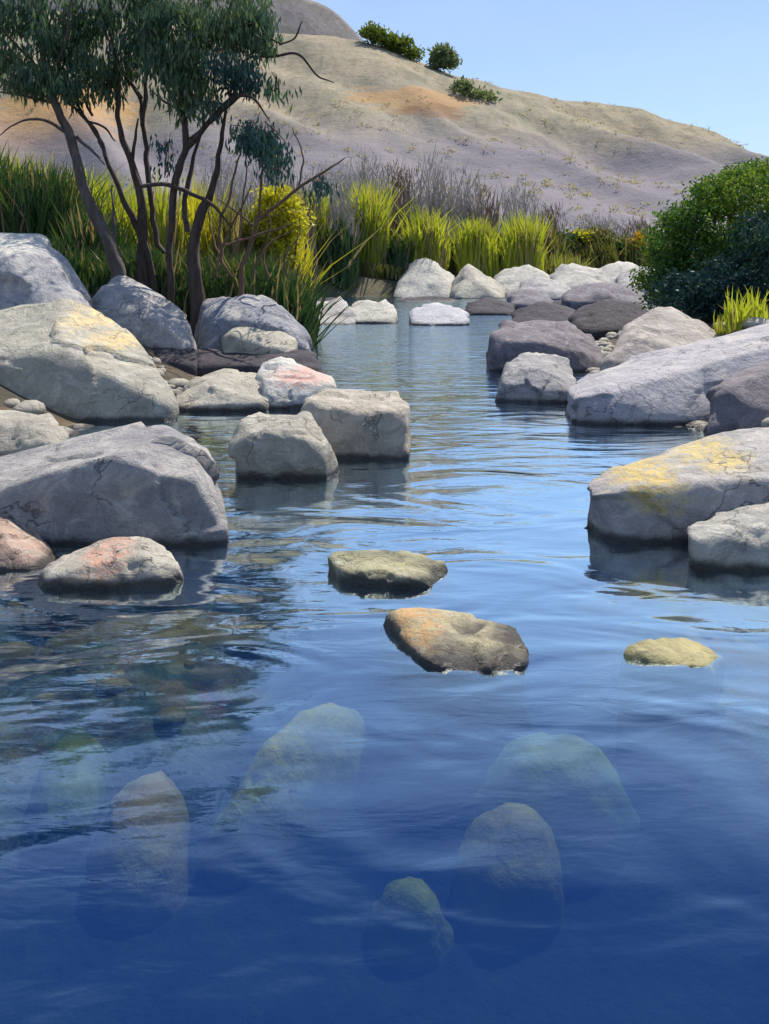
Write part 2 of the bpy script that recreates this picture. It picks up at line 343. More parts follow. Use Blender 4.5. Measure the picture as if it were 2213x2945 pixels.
def boulder(name, Y, D, top, ridge, base, mat, label, sub=5, p=18, rough=.05, chips=4, cat='boulder', group=None, sink=.45, seed=None):
    pts = []
    for t in top:
        fr = t[2] if len(t) > 2 else 1
        P_ = at(t[0], t[1], Y+D*fr); pts.append(P_); pts.append((P_[0]*1.0, P_[1]+.12*D, min(P_[2]-.15, -sink*.3)))
    for (u, v, d) in ridge: pts.append(at(u, v, Y+d))
    for b in base:
        fr = b[2] if len(b) > 2 else 0
        P_ = at(b[0], b[1], Y+D*fr); pts.append(P_); pts.append((P_[0], P_[1]+.05, P_[2]-sink))
    sd_ = seed if seed is not None else (hash((round(Y*100), len(pts), top[0][0])) % 997)
    W, T = boulder_verts(pts, sub, p, rough, sd_, chips)
    o = (float(W[:, 0].mean()), float(W[:, 1].mean()), float(W[:, 2].min()))
    ob = mesh_np(name, W, T, mat, origin=o)
    return tag(ob, label, cat, group)
G = {}
m = NT('golden_algae_stone'); geo = m.new('NewGeometry'); P = geo.outputs['Position']
m.link(m.mix(m.ramp(m.noise(P, 9, 6, .65, .6), .38, .62), (.17,.16,.07), (.36,.31,.13)), m.p.inputs['Base Color']); m.p.inputs['Roughness'].default_value = .6
m.link(m.bump(m.noise(P, 14, 6, .7), .7, .03), m.p.inputs['Normal']); GOLD = m.m
G['grey'] = rock_mat('grey_stone', (.21,.205,.215), (.31,.30,.285), (.25,.235,.245))
G['warm'] = rock_mat('warm_grey_stone', (.25,.235,.20), (.36,.335,.275), (.27,.27,.23))
G['pale'] = rock_mat('pale_stone', (.28,.275,.25), (.40,.385,.34), (.23,.225,.21), streak=.5)
G['purple'] = rock_mat('mauve_stone', (.10,.09,.108), (.17,.155,.165), (.13,.115,.125))
G['dark'] = rock_mat('shadow_black_stone', (.035,.032,.042), (.07,.062,.075), (.05,.045,.055))  # near-black colour paints the shade of the hollows and the far shadow band
G['moss'] = rock_mat('olive_stone', (.24,.24,.15), (.34,.32,.19), (.25,.22,.13))
def pat(u, v, Y, r, c, a=.9): return (at(u, v, Y), r, c, a)
SUN_OCH = (.76,.57,.27); PINK = (.52,.33,.25); LIT_WHT = (.66,.64,.56)
m_r1 = rock_mat('blue_grey_stone', (.22,.225,.25), (.30,.295,.30), (.19,.195,.23), [pat(30, 515, 12, (.45,2,.28), LIT_WHT)])  # white patch is the sunlit top put into the colour
m_r2 = rock_mat('painted_sunlit_stone', (.25,.24,.20), (.34,.325,.265), (.21,.21,.19), [pat(200, 672, 10.1, (.42,1.2,.22), SUN_OCH, 1.), pat(275, 728, 9.7, (.5,1.2,.16), SUN_OCH, 1.)])  # yellow patches are sunlight painted into the stone colour
m_r6 = rock_mat('pink_streaked_stone', (.38,.37,.34), (.48,.45,.41), None, [pat(655, 808, 10.6, (.4,1,.12), (.66,.38,.32))])
m_r11 = rock_mat('pink_stone', (.30,.22,.18), (.44,.29,.22), (.24,.21,.19))
m_r12 = rock_mat('pink_centred_stone', (.27,.25,.21), (.42,.40,.34), None, [pat(240, 1215, 4.7, (.16,.3,.11), (.62,.34,.25)), pat(190, 1240, 4.6, (.15,.3,.02), (.5,.33,.15))])
m_r21 = rock_mat('ochre_spotted_stone', (.25,.235,.235), (.38,.365,.34), (.30,.28,.28), [pat(1390, 1040, 5.55, (.26,.5,.16), (.66,.50,.16)), pat(1540, 990, 5.8, (.26,.45,.14), (.66,.52,.2))])
m_r14 = rock_mat('sandy_stone', (.27,.24,.155), (.38,.34,.22), (.24,.2,.12), [pat(895, 1330, 3.95, (.13,.4,.10), (.56,.36,.17), 1.)])
m_r7 = rock_mat('tan_topped_stone', (.30,.27,.22), (.40,.35,.28), (.24,.22,.19))

boulder('boulder', 11.0, 2.0, [(-330,560,.5),(-150,485),(0,478),(78,488),(132,536,.9),(172,588,.7),(205,640,.4)], [(-100,560,.3),(60,560,.5),(110,575,.5)], [(-350,740),(-100,780),(120,770),(205,720)], m_r1,
        'big blue-grey boulder at the far left with sunlight painted white on top', 6)
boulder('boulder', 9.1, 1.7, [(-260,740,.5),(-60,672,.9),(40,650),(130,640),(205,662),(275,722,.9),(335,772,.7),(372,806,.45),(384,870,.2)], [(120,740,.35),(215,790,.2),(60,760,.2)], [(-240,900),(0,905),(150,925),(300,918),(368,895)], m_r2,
        'large rounded boulder with yellow sunlight painted along its upper right side', 6, p=12)
boulder('boulder', 12.6, 1.2, [(195,625,.5),(215,603),(272,590),(335,636),(400,680,.8),(425,712,.5)], [(215,640,.2),(330,680,.15),(300,650,.3)], [(200,700),(300,762),(350,765),(415,752,.1)], G['grey'],
        'grey angular boulder below the leaning trunk, its top sloping down to the right', 5, p=24)
boulder('boulder', 13.4, 1.3, [(425,672,.6),(455,640),(540,614),(588,632),(628,672,.8),(668,712,.6),(692,745,.3)], [(440,690,.15),(540,690,.1),(620,715,.1)], [(418,770),(520,742),(640,748),(695,770)], rock_mat('slate_blue_stone',(.13,.14,.175),(.20,.205,.23),(.16,.165,.185)),
        'slate-blue domed boulder standing over the dark hollow at the left edge of the channel', 5, p=14)
boulder('boulder', 12.9, .7, [(480,722),(520,706),(610,708),(650,726,.7)], [(500,725,.1)], [(478,775),(560,775),(640,765)], G['warm'],
        'small olive-grey ledge rock wedged under the slate-blue domed boulder', 4, p=20)
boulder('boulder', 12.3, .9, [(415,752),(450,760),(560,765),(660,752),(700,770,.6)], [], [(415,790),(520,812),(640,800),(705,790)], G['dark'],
        'low rock coloured near black as shade of the hollow below the slate-blue boulder', 4)  # shade of the hollow put into this rock's colour
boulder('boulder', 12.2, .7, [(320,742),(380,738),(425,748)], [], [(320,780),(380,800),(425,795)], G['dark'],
        'wedge of rock coloured black as shade in the gap between the two boulders below the tree', 4)  # black colour stands in for the shade of the crevice
boulder('boulder', 9.75, 1.0, [(380,846,.6),(420,810),(480,794),(556,800),(585,830,.8)], [(440,830,.3),(540,835,.4)], [(376,880),(440,892),(520,885),(590,872)], G['warm'],
        'low flat olive-grey rock touching the right flank of the large rounded boulder', 5)
boulder('boulder', 9.9, .9, [(553,802,.6),(572,780),(602,766),(660,788),(724,818,.7)], [(565,815,.2),(640,830,.2)], [(556,862),(620,885),(700,870),(726,835,.2)], m_r6,
        'pale rock with a pink streak across its top, behind the tan-topped block', 5, p=24)
boulder('boulder', 7.4, .85, [(652,858,.55),(715,832,.9),(800,832),(862,842,.9),(888,872,.6)], [(700,880,.15),(800,905,.03),(885,890,.1)], [(690,985),(760,1000),(885,994)], m_r7,
        'squared block with a sunlit tan top and dark front, jutting into the channel', 5, p=26, chips=2)
boulder('boulder', 6.75, .6, [(500,905,.5),(570,884),(680,884),(712,930,.5)], [(510,945,.06),(640,940,.04),(700,955,.08)], [(505,1018),(600,1026),(715,1005),(742,990,.3)], G['warm'],
        'brownish block in front of the tan-topped block, with a thin pale left edge', 5, p=20)
boulder('boulder', 5.2, .95, [(-160,1040,.7),(0,1004,.8),(110,958),(265,918),(330,903),(404,904),(438,962,.55),(470,1042,.25)], [(30,1045,.05),(160,1000,.08),(330,975,.05),(400,1000,.02),(425,985,.25)], [(-160,1150),(60,1150),(200,1180),(440,1172),(482,1140,.05)], G['grey'],
        'massive squared grey block nearest on the left, with a pale slanting top', 6, p=30, chips=2, rough=.035)
boulder('boulder', 6.3, .7, [(-120,870,.8),(0,873),(100,884),(146,928,.4)], [(0,920,.15),(90,935,.1)], [(-120,990),(0,1010),(70,985),(135,955)], G['warm'],
        'flat-topped sandy grey rock at the left edge, behind the squared grey block', 5)
boulder('boulder', 4.75, .6, [(-130,1075,.8),(0,1093),(60,1125),(112,1180,.5)], [(0,1150,.15)], [(-130,1225),(0,1238),(90,1238),(128,1208,.2)], m_r11,
        'pink sloping rock cut off by the left edge, in front of the squared grey block', 5, p=14)
boulder('boulder', 4.5, .42, [(75,1235,.2),(130,1192,.8),(220,1163),(312,1158),(358,1180,.8),(420,1226,.3)], [(150,1215,.15),(280,1185,.25),(300,1195,.1)], [(72,1252),(140,1272),(340,1262),(400,1238,.15)], m_r12,
        'small low rock with a pink middle before the squared grey block', 5, p=16)
boulder('boulder', 4.8, .2, [(95,1250),(115,1225),(140,1238)], [], [(92,1262),(140,1268)], G['purple'], 'little mauve stone at the left end of the pink-centred rock', 4, cat='rock')
boulder('boulder', 4.52, .42, [(703,1193,.7),(725,1180),(850,1180),(968,1208,.7),(972,1226,.4)], [(720,1205,.2),(850,1232,.1),(930,1238,.1)], [(735,1228,.1),(800,1268),(880,1270),(930,1255)], G['moss'],
        'flat yellowish-olive stone lying alone in mid channel', 5, p=14)
boulder('boulder', 3.58, .52, [(812,1306),(960,1310),(1082,1340,.9),(1140,1378,.6),(1155,1400,.35)], [(905,1340,.6),(925,1375,.3),(1040,1430,.06)], [(880,1360,.5),(925,1425,.12),(960,1455),(1080,1457),(1140,1428,.1)], m_r14,
        'sandy wedge-shaped stone with an orange tip, alone in the river', 5, p=13)
# right bank
boulder('boulder', 13.2, 1.3, [(1055,712,.4),(1110,684),(1228,690),(1290,728,.8),(1325,785,.3)], [(1090,735,.1),(1220,740,.1)], [(1062,768),(1150,790),(1250,806),(1325,803)], G['purple'],
        'dark mauve boulder with a flat top at the right edge of the narrows', 5)
boulder('boulder', 11.6, 1.6, [(1305,790,.2),(1345,700,.7),(1400,664),(1462,668),(1540,715,.7)], [(1375,725,.4),(1440,745,.25)], [(1300,800),(1400,800),(1545,770)], rock_mat('brown_grey_stone',(.22,.195,.18),(.33,.30,.27),(.27,.25,.25)),
        'peaked grey-brown boulder between the dark mauve boulder and the bush', 5, p=22)
boulder('boulder', 10.3, .9, [(1075,815,.3),(1096,770,.8),(1130,755),(1210,760),(1246,798,.6)], [(1110,800,.3),(1170,795,.3)], [(1068,835,.1),(1110,866),(1180,872),(1240,845)], G['grey'],
        'grey faceted rock at the tip of the long slab, its left face in the water', 5, p=30)
boulder('boulder', 8.9, 1.7, [(1206,880,.05),(1222,842,.4),(1262,808,.6),(1380,776,.9),(1500,740),(1662,695),(1900,650)], [(1300,835,.3),(1440,800,.5),(1560,770,.6),(1700,740,.6),(1255,865,.1)], [(1205,905),(1300,918),(1450,915),(1700,915),(1900,915)], rock_mat('lilac_grey_stone',(.29,.28,.30),(.38,.36,.37),(.33,.31,.33)),
        'long pale lilac slab sloping up to the right edge of the frame', 6, p=26, chips=2)
boulder('boulder', 8.3, .9, [(1535,850,.5),(1575,812,.8),(1662,775),(1800,740)], [(1560,850,.15)], [(1528,918),(1600,925),(1800,930)], G['purple'],
        'brownish block leaning against the front of the long lilac slab at the right edge', 5, p=24)
boulder('boulder', 5.2, 1.0, [(1272,1065,.25),(1290,1026,.5),(1430,972,.85),(1560,930),(1662,918),(1850,900)], [(1290,1060,.1),(1400,1090,.03),(1520,1060,.1),(1662,1030,.1)], [(1330,1150,.05),(1345,1178),(1480,1180),(1850,1180)], m_r21,
        'big pale boulder on the right with two yellow patches on its slanting top', 6, p=20, chips=2, rough=.04)
boulder('boulder', 4.75, .5, [(1480,1140,.4),(1560,1100),(1662,1078),(1780,1070)], [(1530,1145,.12),(1640,1130,.1)], [(1490,1175),(1560,1210),(1780,1240)], G['pale'],
        'rough whitish rock at the right edge before the yellow-patched boulder', 5, p=16, rough=.09)
boulder('boulder', 3.64, .26, [(1330,1398,.4),(1395,1374,.7),(1490,1378,.9),(1570,1412,.5)], [], [(1335,1425,.3),(1420,1446),(1540,1442)], GOLD,
        'golden-olive stone barely breaking the surface at the right of the sandy wedge stone', 5, p=10, cat='rock')
# narrows and the far stones
boulder('boulder', 22.6, 1.8, [(655,668,.5),(690,642),(740,640),(770,672,.6)], [], [(655,700),(720,712),(775,706)], G['grey'], 'grey-lilac rock left of the round white-rimmed rock, where the channel narrows', 4)
boulder('boulder', 23.0, 1.6, [(745,668,.5),(775,645),(820,642),(856,660,.6)], [], [(745,695),(800,702),(858,697)], G['pale'], 'round rock with a bright white rim at the left side of the narrows', 4, p=10)
boulder('boulder', 22.4, 1.8, [(885,672,.5),(920,655),(965,650),(1010,672,.6)], [], [(885,700),(950,706),(1015,700)], rock_mat('pale_blue_stone',(.27,.28,.32),(.36,.36,.38)), 'pale blue-grey rock in mid stream just beyond the narrows', 4)
boulder('boulder', 21.0, 1.8, [(1110,672),(1170,650),(1260,668)], [], [(1100,705),(1180,712),(1270,705)], G['dark'], 'rock coloured dark as the shadowed water just above the mauve boulder', 4)  # shadow on the far water put into the colour of these dark rocks
boulder('boulder', 18.0, 1.5, [(1240,665),(1310,640),(1390,650),(1430,680)], [], [(1240,715),(1330,725),(1430,718)], G['dark'], 'rock coloured dark as the shade below the bush on the right', 4)
boulder('boulder', 26.5, 1.5, [(1010,655),(1050,640),(1110,652)], [], [(1005,678),(1115,680)], G['dark'], 'low rock coloured black as the shaded water before the grey triangular rock', 4)
boulder('boulder', 34, 2.0, [(835,655),(880,640),(960,638),(1005,655)], [], [(830,672),(1010,672)], G['dark'], 'long low added rock coloured black as the shadow band below the white pointed rock', 4)  # rocks added here, their black colour standing in for the shadow band
boulder('boulder', 33, 2.0, [(615,655),(650,640),(720,642),(760,658)], [], [(610,676),(765,676)], G['dark'], 'low added rock coloured black as the shadow band below the yellow-green reeds', 4)
boulder('boulder', 30, 2.0, [(1150,660),(1220,644),(1330,640),(1420,655)], [], [(1150,685),(1420,685)], G['dark'], 'long flat added rock coloured black as the shadow band left of the big bush', 4)
FR = [  # distant pale rocks: Y, D, top, base, mat, label
 (40, 2.5, [(668,610),(682,588),(712,584),(748,612)], [(665,640),(750,640)], 'pale', 'pale rock at the left end of the far rock bar, below the yellow reeds'),
 (40.5, 2, [(748,612),(780,604),(832,610)], [(745,636),(835,636)], 'och', 'low sandy yellow rock beside the pale rock on the far bar'),
 (38.5, 3, [(852,615),(880,572),(925,547),(960,574),(990,600)], [(850,652),(990,652)], 'pale', 'tallest white pointed rock of the far rock bar'),
 (37.5, 2.5, [(978,600),(1012,563),(1055,592),(1095,622)], [(978,650),(1095,650)], 'warm', 'grey triangular rock with a dark left face beside the white pointed rock'),
 (39, 2.5, [(1060,600),(1090,572),(1150,566),(1200,598)], [(1060,645),(1200,645)], 'pale', 'broad white rock right of the grey triangular one on the far bar'),
 (36.5, 2.0, [(1120,606),(1160,590),(1210,600),(1240,622)], [(1120,648),(1240,648)], 'grey', 'low grey rock in front of the broad white rock on the far bar'),
 (38, 2.5, [(1190,590),(1230,563),(1290,570),(1320,594)], [(1190,632),(1320,632)], 'pale', 'whitish rock third from the right on the far rock bar'),
 (40, 2.5, [(1290,580),(1330,558),(1370,566),(1400,585)], [(1290,622),(1400,622)], 'pale', 'small pale rock near the right end of the far bar'),
 (36, 2.0, [(1330,596),(1380,574),(1430,566),(1452,590)], [(1330,628),(1455,628)], 'grey', 'grey-white rock at the right end of the far bar, touching the bush'),
 (29, 1.6, [(1215,625),(1270,610),(1340,608),(1400,625)], [(1215,655),(1400,655)], 'purple', 'long bluish low rock before the far rock bar, near the bush'),
 (28, 1.4, [(1100,632),(1140,622),(1190,630)], [(1100,660),(1190,660)], 'purple', 'small mauve rock standing in the dark water before the far bar'),
]
G['och'] = rock_mat('sandy_yellow_stone', (.45,.36,.2), (.55,.46,.28))
for (Y, D, top, base, mk, lab) in FR:
    boulder('boulder', Y, D, top, [((top[0][0]+top[-1][0])/2, (top[1][1]+base[0][1])/2, .3*D)], base, G[mk], lab, 4, p=30, rough=.09, chips=6)

# under water
UW = [ # u, v of centre on the surface line of sight, depth of top, half sizes x,y,z, rot, label, mat
 (650,1530,-.10,.42,.11,.16,1.02,'long olive boulder under water, slanting down to the left below the sandy wedge stone','uolive'),
 (1200,1580,-.12,.27,.17,.15,.15,'green mossy boulder under water in the right half of the near pool','ugreen'),
 (1100,1740,-.24,.17,.15,.12,.5,'small brown stone under water just nearer than the green mossy boulder','ubrown'),
 (880,1890,-.36,.13,.10,.08,.0,'roundish grey-green stone on the bed of the near pool','uolive'),
 (1400,1260,-.10,.34,.22,.12,.2,'brown boulder under water at the foot of the yellow-patched boulder','ubrown'),
 (1610,1400,-.12,.15,.42,.12,.5,'long brown stone under water at the right edge','ubrown'),
 (1560,1310,-.10,.32,.20,.12,-.2,'olive boulder under water below the rough whitish rock','uolive'),
 (310,1660,-.16,.15,.22,.10,.2,'orange-brown boulder under water at the lower left','uorange'),
 (150,1600,-.18,.12,.24,.13,.1,'dark olive stone under water left of the orange-brown one','ugreen'),
 (330,1330,-.10,.42,.22,.12,.1,'wide brown boulder under water below the pink-centred rock','ubrown'),
 (700,1080,-.12,.45,.35,.12,.1,'broad olive boulder under water in front of the tan-topped block','uolive'),
 (600,1180,-.12,.35,.20,.10,.3,'brown-olive stone under water right of the squared grey block','ubrown'),
]
def uw_mat(n, a, b): return rock_mat(n, a, b)
def uwm(name, a, b):
    m = NT(name); geo = m.new('NewGeometry'); P = geo.outputs['Position']
    m.link(m.mix(m.ramp(m.noise(P, 5, 5, .6, .6), .38, .62), a, b), m.p.inputs['Base Color']); m.p.inputs['Roughness'].default_value = .8
    m.link(m.bump(m.noise(P, 12, 5, .65), .6, .04), m.p.inputs['Normal']); return m.m
UM = {'uolive': uwm('olive_algae_stone', (.17,.14,.015), (.36,.27,.02)), 'ugreen': uwm('green_algae_stone', (.07,.09,.01), (.19,.20,.015)),
      'ubrown': uwm('brown_algae_stone', (.20,.12,.02), (.30,.20,.03)), 'uorange': uwm('orange_algae_stone', (.30,.16,.04), (.36,.24,.08)),
      'upale': uwm('pale_bed_stone', (.22,.24,.22), (.34,.33,.30)), 'upink': uwm('pinkish_bed_stone', (.22,.15,.12), (.32,.23,.19))}
def blob(name, c, h, rot, mat, seed, sub=4, rough=.16, p=8):
    r_ = np.random.default_rng(seed); pts = r_.normal(size=(160, 3)); pts /= np.linalg.norm(pts, axis=1)[:, None]; pts /= np.abs(pts).max(0); pts *= np.array(h)
    W, T = boulder_verts([tuple(q) for q in pts], sub, p, rough, seed, 0, .03)
    W[:, 2] += .02*fbm(W*7, 3); W[:, 0] += .05*fbm(W*4+seed, 3)
    ca, sa = math.cos(rot), math.sin(rot); W = np.stack([W[:, 0]*ca-W[:, 1]*sa, W[:, 0]*sa+W[:, 1]*ca, W[:, 2]], 1)
    W += np.array(c)-np.array([0, 0, W[:, 2].min()+0]); 
    return mesh_np(name, W, T, mat, origin=c)
for i, (u, v, zt, hx, hy, hz, rot, lab, mk) in enumerate(UW):
    for _k in range(8):
        Y = F*(CH-zt)/(v-HV); X = (u-HU)*Y/F; zg = float(ground([X], [Y])[0])
    hh = zt-zg+.06
    o = blob('submerged_boulder', (X, Y, zt-2*hh), (hx*1.25, hy*1.45, hh), rot, UM[mk], 100+i)
    tag(o, lab, 'boulder')

# ---- loose stones on bed and shore (uncountable)
def stones(name, spots, mats_label, mat):
    Vs, Fs, n0 = [], [], 0
    S, T = ico(2)
    for i, (x, y, z, s) in enumerate(spots):
        r_ = rng.uniform(.7, 1.3, 3)*s*np.array([1, 1, .6])
        W = S*(1+.22*fbm(S*1.3+i*2.7, 2))[:, None]*r_
        a = rng.uniform(0, 6.28); ca, sa = math.cos(a), math.sin(a)
        W = np.stack([W[:, 0]*ca-W[:, 1]*sa, W[:, 0]*sa+W[:, 1]*ca, W[:, 2]], 1)+np.array([x, y, z])
        Vs.append(W); Fs.append(T+n0); n0 += len(S)
    return tag(mesh_np(name, np.concatenate(Vs), np.concatenate(Fs), mat), mats_label, 'stones', kind='stuff')
sp_ = []
for k in range(900):
    y = rng.uniform(1.6, 12); x = rng.uniform(-.55*y-.3, .55*y+.3); z = float(ground([x], [y])[0])
    if -.32 < z < -.08: sp_.append((x, y, z, rng.uniform(.02, .07)*(1 if rng.random() < .9 else 1.6)))
stones('bed_cobbles', sp_, 'brown and olive cobbles covering the river bed', UM['ubrown'])
sp_ = []
for k in range(2600):
    y = rng.uniform(5, 34); l = np.interp(y, YT, XL); r = np.interp(y, YT, XR)
    x = (l-rng.exponential(.7)+.3) if rng.random() < .5 else (r+rng.exponential(.7)-.3)
    z = float(ground([x], [y])[0])
    if -.1 < z < .9: sp_.append((x, y, z, rng.uniform(.04, .16)))
stones('shore_stones', sp_, 'small grey stones lying between the boulders along both banks', G['warm'])

# ------------------------------------------------------------------ vegetation
def tube(pts, rad, n=7, wob=.0):
    """smooth tube through pts; returns V, F(quads)"""
    P_ = np.array(pts, float); R_ = np.array(rad, float); k = len(P_)
    t = np.linspace(0, k-1, (k-1)*5+1); out = []; rr = np.interp(t, np.arange(k), R_)
    Pp = np.vstack([2*P_[0]-P_[1], P_, 2*P_[-1]-P_[-2]])
    for q in t:
        i = min(int(q), k-2); f = q-i; a, b, c, d = Pp[i:i+4]
        out.append(.5*((2*b)+(c-a)*f+(2*a-5*b+4*c-d)*f*f+(-a+3*b-3*c+d)*f**3))
    C = np.array(out); C = C+wob*np.stack([fbm(C*4+9, 2), fbm(C*4+31, 2), 0*C[:, 0]], 1)
    T = np.gradient(C, axis=0); T /= np.linalg.norm(T, axis=1)[:, None]+1e-9
    ref = np.array([.1, 1, .05]); Vv = []
    for c, tt, r in zip(C, T, rr):
        a = np.cross(tt, ref); a /= np.linalg.norm(a)+1e-9; b = np.cross(tt, a)
        for j in range(n):
            an = 6.2832*j/n; q = r*(1+.16*math.sin(3*an+c[2]*5)); Vv.append(c+q*(math.cos(an)*a+math.sin(an)*b))
    Ff = [(i*n+j, i*n+(j+1) % n, (i+1)*n+(j+1) % n, (i+1)*n+j) for i in range(len(C)-1) for j in range(n)]
    return np.array(Vv), np.array(Ff)
def join(parts):
    V_, F_, n = [], [], 0
    for v, f in parts: V_.append(v); F_.append(np.asarray(f)+n); n += len(v)
    return np.concatenate(V_), np.concatenate(F_)
def leaves(cl, Yc, length, width, droop=1., leaf_n=9, spread=.15, dens=.8):
    """cl: (u, v, ru, rv, n sprigs[, dy, ry]) ellipses in the sketch, at real depth; every sprig is a little hanging spray of leaves"""
    Vs = []
    for c in cl:
        u, v, ru, rv, n = c[:5]; dy = c[5] if len(c) > 5 else 0; ry = c[6] if len(c) > 6 else .7
        Y = Yc+dy; cx, cy_, cz = at(u, v, Y); sx, sz = ru*Y/F, rv*Y/F
        p = rng.normal(size=(n*3, 3)); p = p/np.linalg.norm(p, axis=1)[:, None]*(rng.random((n*3, 1))**.36)
        keep = fbm(p*2.3+u*.13, 2) > .10; p = p[keep][:max(8, int(n*dens))]; k = len(p)
        p = p*np.array([sx, ry, sz])+np.array([cx, cy_, cz])
        for s in range(leaf_n):
            t = s/leaf_n
            hang = rng.normal(size=(k, 3))*np.array([.35, .35, .3])+np.array([0, 0, -droop]); hang /= np.linalg.norm(hang, axis=1)[:, None]
            base = p+rng.normal(size=(k, 3))*spread*np.array([.6, .6, .25])+np.array([0, 0, -1])*t*spread*1.4
            L = length*rng.uniform(.6, 1.3, (k, 1)); w = np.cross(hang, rng.normal(size=(k, 3))); w /= np.linalg.norm(w, axis=1)[:, None]; w *= width*.5*rng.uniform(.7, 1.3, (k, 1))
            mid = base+hang*L*.45
            Vs.append(np.stack([base, mid+w, base+hang*L, mid-w], 1).reshape(-1, 3))
    V_ = np.concatenate(Vs); return V_, np.arange(len(V_)).reshape(-1, 4)
M_bark = bark_mat('dark_bark', (.032,.022,.018), (.085,.06,.05)); M_bark2 = bark_mat('brown_bark', (.10,.055,.03), (.17,.11,.075)); M_bark3 = bark_mat('grey_bark', (.07,.055,.05), (.14,.115,.10))
M_gum = leaf_mat('dark_willow_leaf', (.055,.115,.085), (.08,.15,.10), (.17,.22,.11), .4)
M_teal = leaf_mat('blue_green_leaf', (.02,.055,.07), (.035,.09,.09), (.09,.14,.10), .3)
TY = 15.0
def px(pts, d=0): 
    n = len(pts); return [at(u, v, TY+(d[i] if isinstance(d, (list, tuple)) else d)) for i, (u, v) in enumerate(pts)]
def wr(ws): return [w*TY/F/2 for w in ws]
def tree(label, base_uv, trunk, limbs, crown, bark, leafm, dy=0, cl=(.18,.038)):
    b = at(base_uv[0], base_uv[1], TY+dy); zg = float(ground([b[0]], [b[1]])[0])
    root = empty('willow_tree', (b[0], b[1], zg), label, 'tree', 'trees on the left bank')
    o = np.array(root.location)
    def emit(nm, parts, mt):
        V_, F_ = join(parts); ob = mesh_np(nm, V_-o, F_, mt); ob.parent = root; return ob
    for i, (pts, ws) in enumerate(trunk):
        P_ = px(pts, dy); e = P_[0]; P_ = [(e[0]+.02, e[1], min(zg, e[2])-.25)]+P_
        emit('trunk', [tube(P_, wr([ws[0]*1.25]+ws), 10, .03)], bark)
    for (pts, ws, dd) in limbs:
        emit('limb', [tube(px(pts, [dy+dd*k/(len(pts)-1) for k in range(len(pts))]), wr(ws), 7, .05)], bark)
    # fine twigs reaching the leaf masses
    tw = []
    for c in crown:
        u, v, ru, rv = c[:4]; Y = TY+dy+(c[5] if len(c) > 5 else 0)
        for k in range(7):
            a = at(u+rng.uniform(-.3, .3)*ru, v+rng.uniform(.2, 1.1)*rv, Y); e = at(u+rng.uniform(-1, 1)*ru, v+rng.uniform(-1, .4)*rv, Y+rng.uniform(-.5, .5))
            mdl = tuple((a[i]+e[i])/2+rng.uniform(-.06, .06) for i in range(3)); tw.append(tube([a, mdl, e], [.011, .008, .004], 4))
    emit('twigs', tw, bark)['kind'] = 'stuff'
    V_, F_ = leaves(crown, TY+dy, cl[0], cl[1], 1.3, 9, .18, .38); ob = mesh_np('crown', V_-o, F_, leafm, smooth=False); ob.parent = root
    return root
tree('leftmost leaning tree with a thick grey-brown trunk rising from behind the grey angular boulder', (255,600),
     [([(258,600),(236,530),(200,450),(172,380),(152,290),(126,240),(102,168),(90,90),(70,10),(60,-70)], [34,28,24,21,19,17,14,10,8,5])],
     [([(150,288),(95,260),(42,262),(0,292)], [9,6,4,2], -.6), ([(122,222),(60,208),(0,198),(-60,190)], [8,6,4,2], .6),
      ([(240,545),(245,470),(240,400)], [9,7,4], .4), ([(102,168),(140,100),(150,30),(170,-60)], [10,8,6,3], -.4), ([(115,205),(75,140),(20,80),(-40,20)], [9,7,5,2], .3),
      ([(168,295),(200,330),(225,355)], [8,6,3], -.3)],
     [(30,12,85,26,260),(112,52,44,48,210),(12,118,30,46,150),(92,146,48,38,200),(145,168,32,30,110),(52,165,42,16,70),(-60,60,70,90,260,.4,1.2),(0,-60,120,60,300,.3,1.2)], M_bark3, M_gum)
tree('multi-stemmed dark tree second from the left with thin crossing stems', (305,600),
     [([(312,600),(306,540),(310,480),(302,410),(282,350),(262,290),(256,240),(252,150),(240,50),(235,-60)], [26,22,20,18,15,12,11,9,7,4]),
      ([(330,600),(300,500),(262,420),(230,345),(214,300),(182,250),(165,225),(135,180)], [18,15,12,9,8,7,6,4])],
     [([(138,220),(165,238),(192,262),(215,300),(228,340)], [4,6,7,7,4], -.3), ([(352,545),(335,520),(328,440),(320,360),(312,300),(308,250),(300,205),(268,160),(240,100)], [8,12,12,12,11,10,9,6,4], .5),
      ([(312,270),(313,200),(318,130),(310,40)], [11,9,7,4], .2), ([(305,212),(275,170),(245,130),(225,60)], [8,7,5,3], .5), ([(190,262),(225,275),(250,305)], [5,5,3], .3),
      ([(283,352),(290,300),(300,255)], [8,7,4], -.2), ([(200,250),(175,200),(150,130),(165,70)], [6,5,4,2], -.3)],
     [(190,22,68,34,240),(198,128,32,56,190),(232,160,22,44,120),(140,95,26,36,70),(300,25,70,36,240),(315,82,44,50,210),(170,60,20,26,50),(250,-50,150,55,420,.3,1.2),(268,110,22,40,70)], M_bark, M_gum, .5)
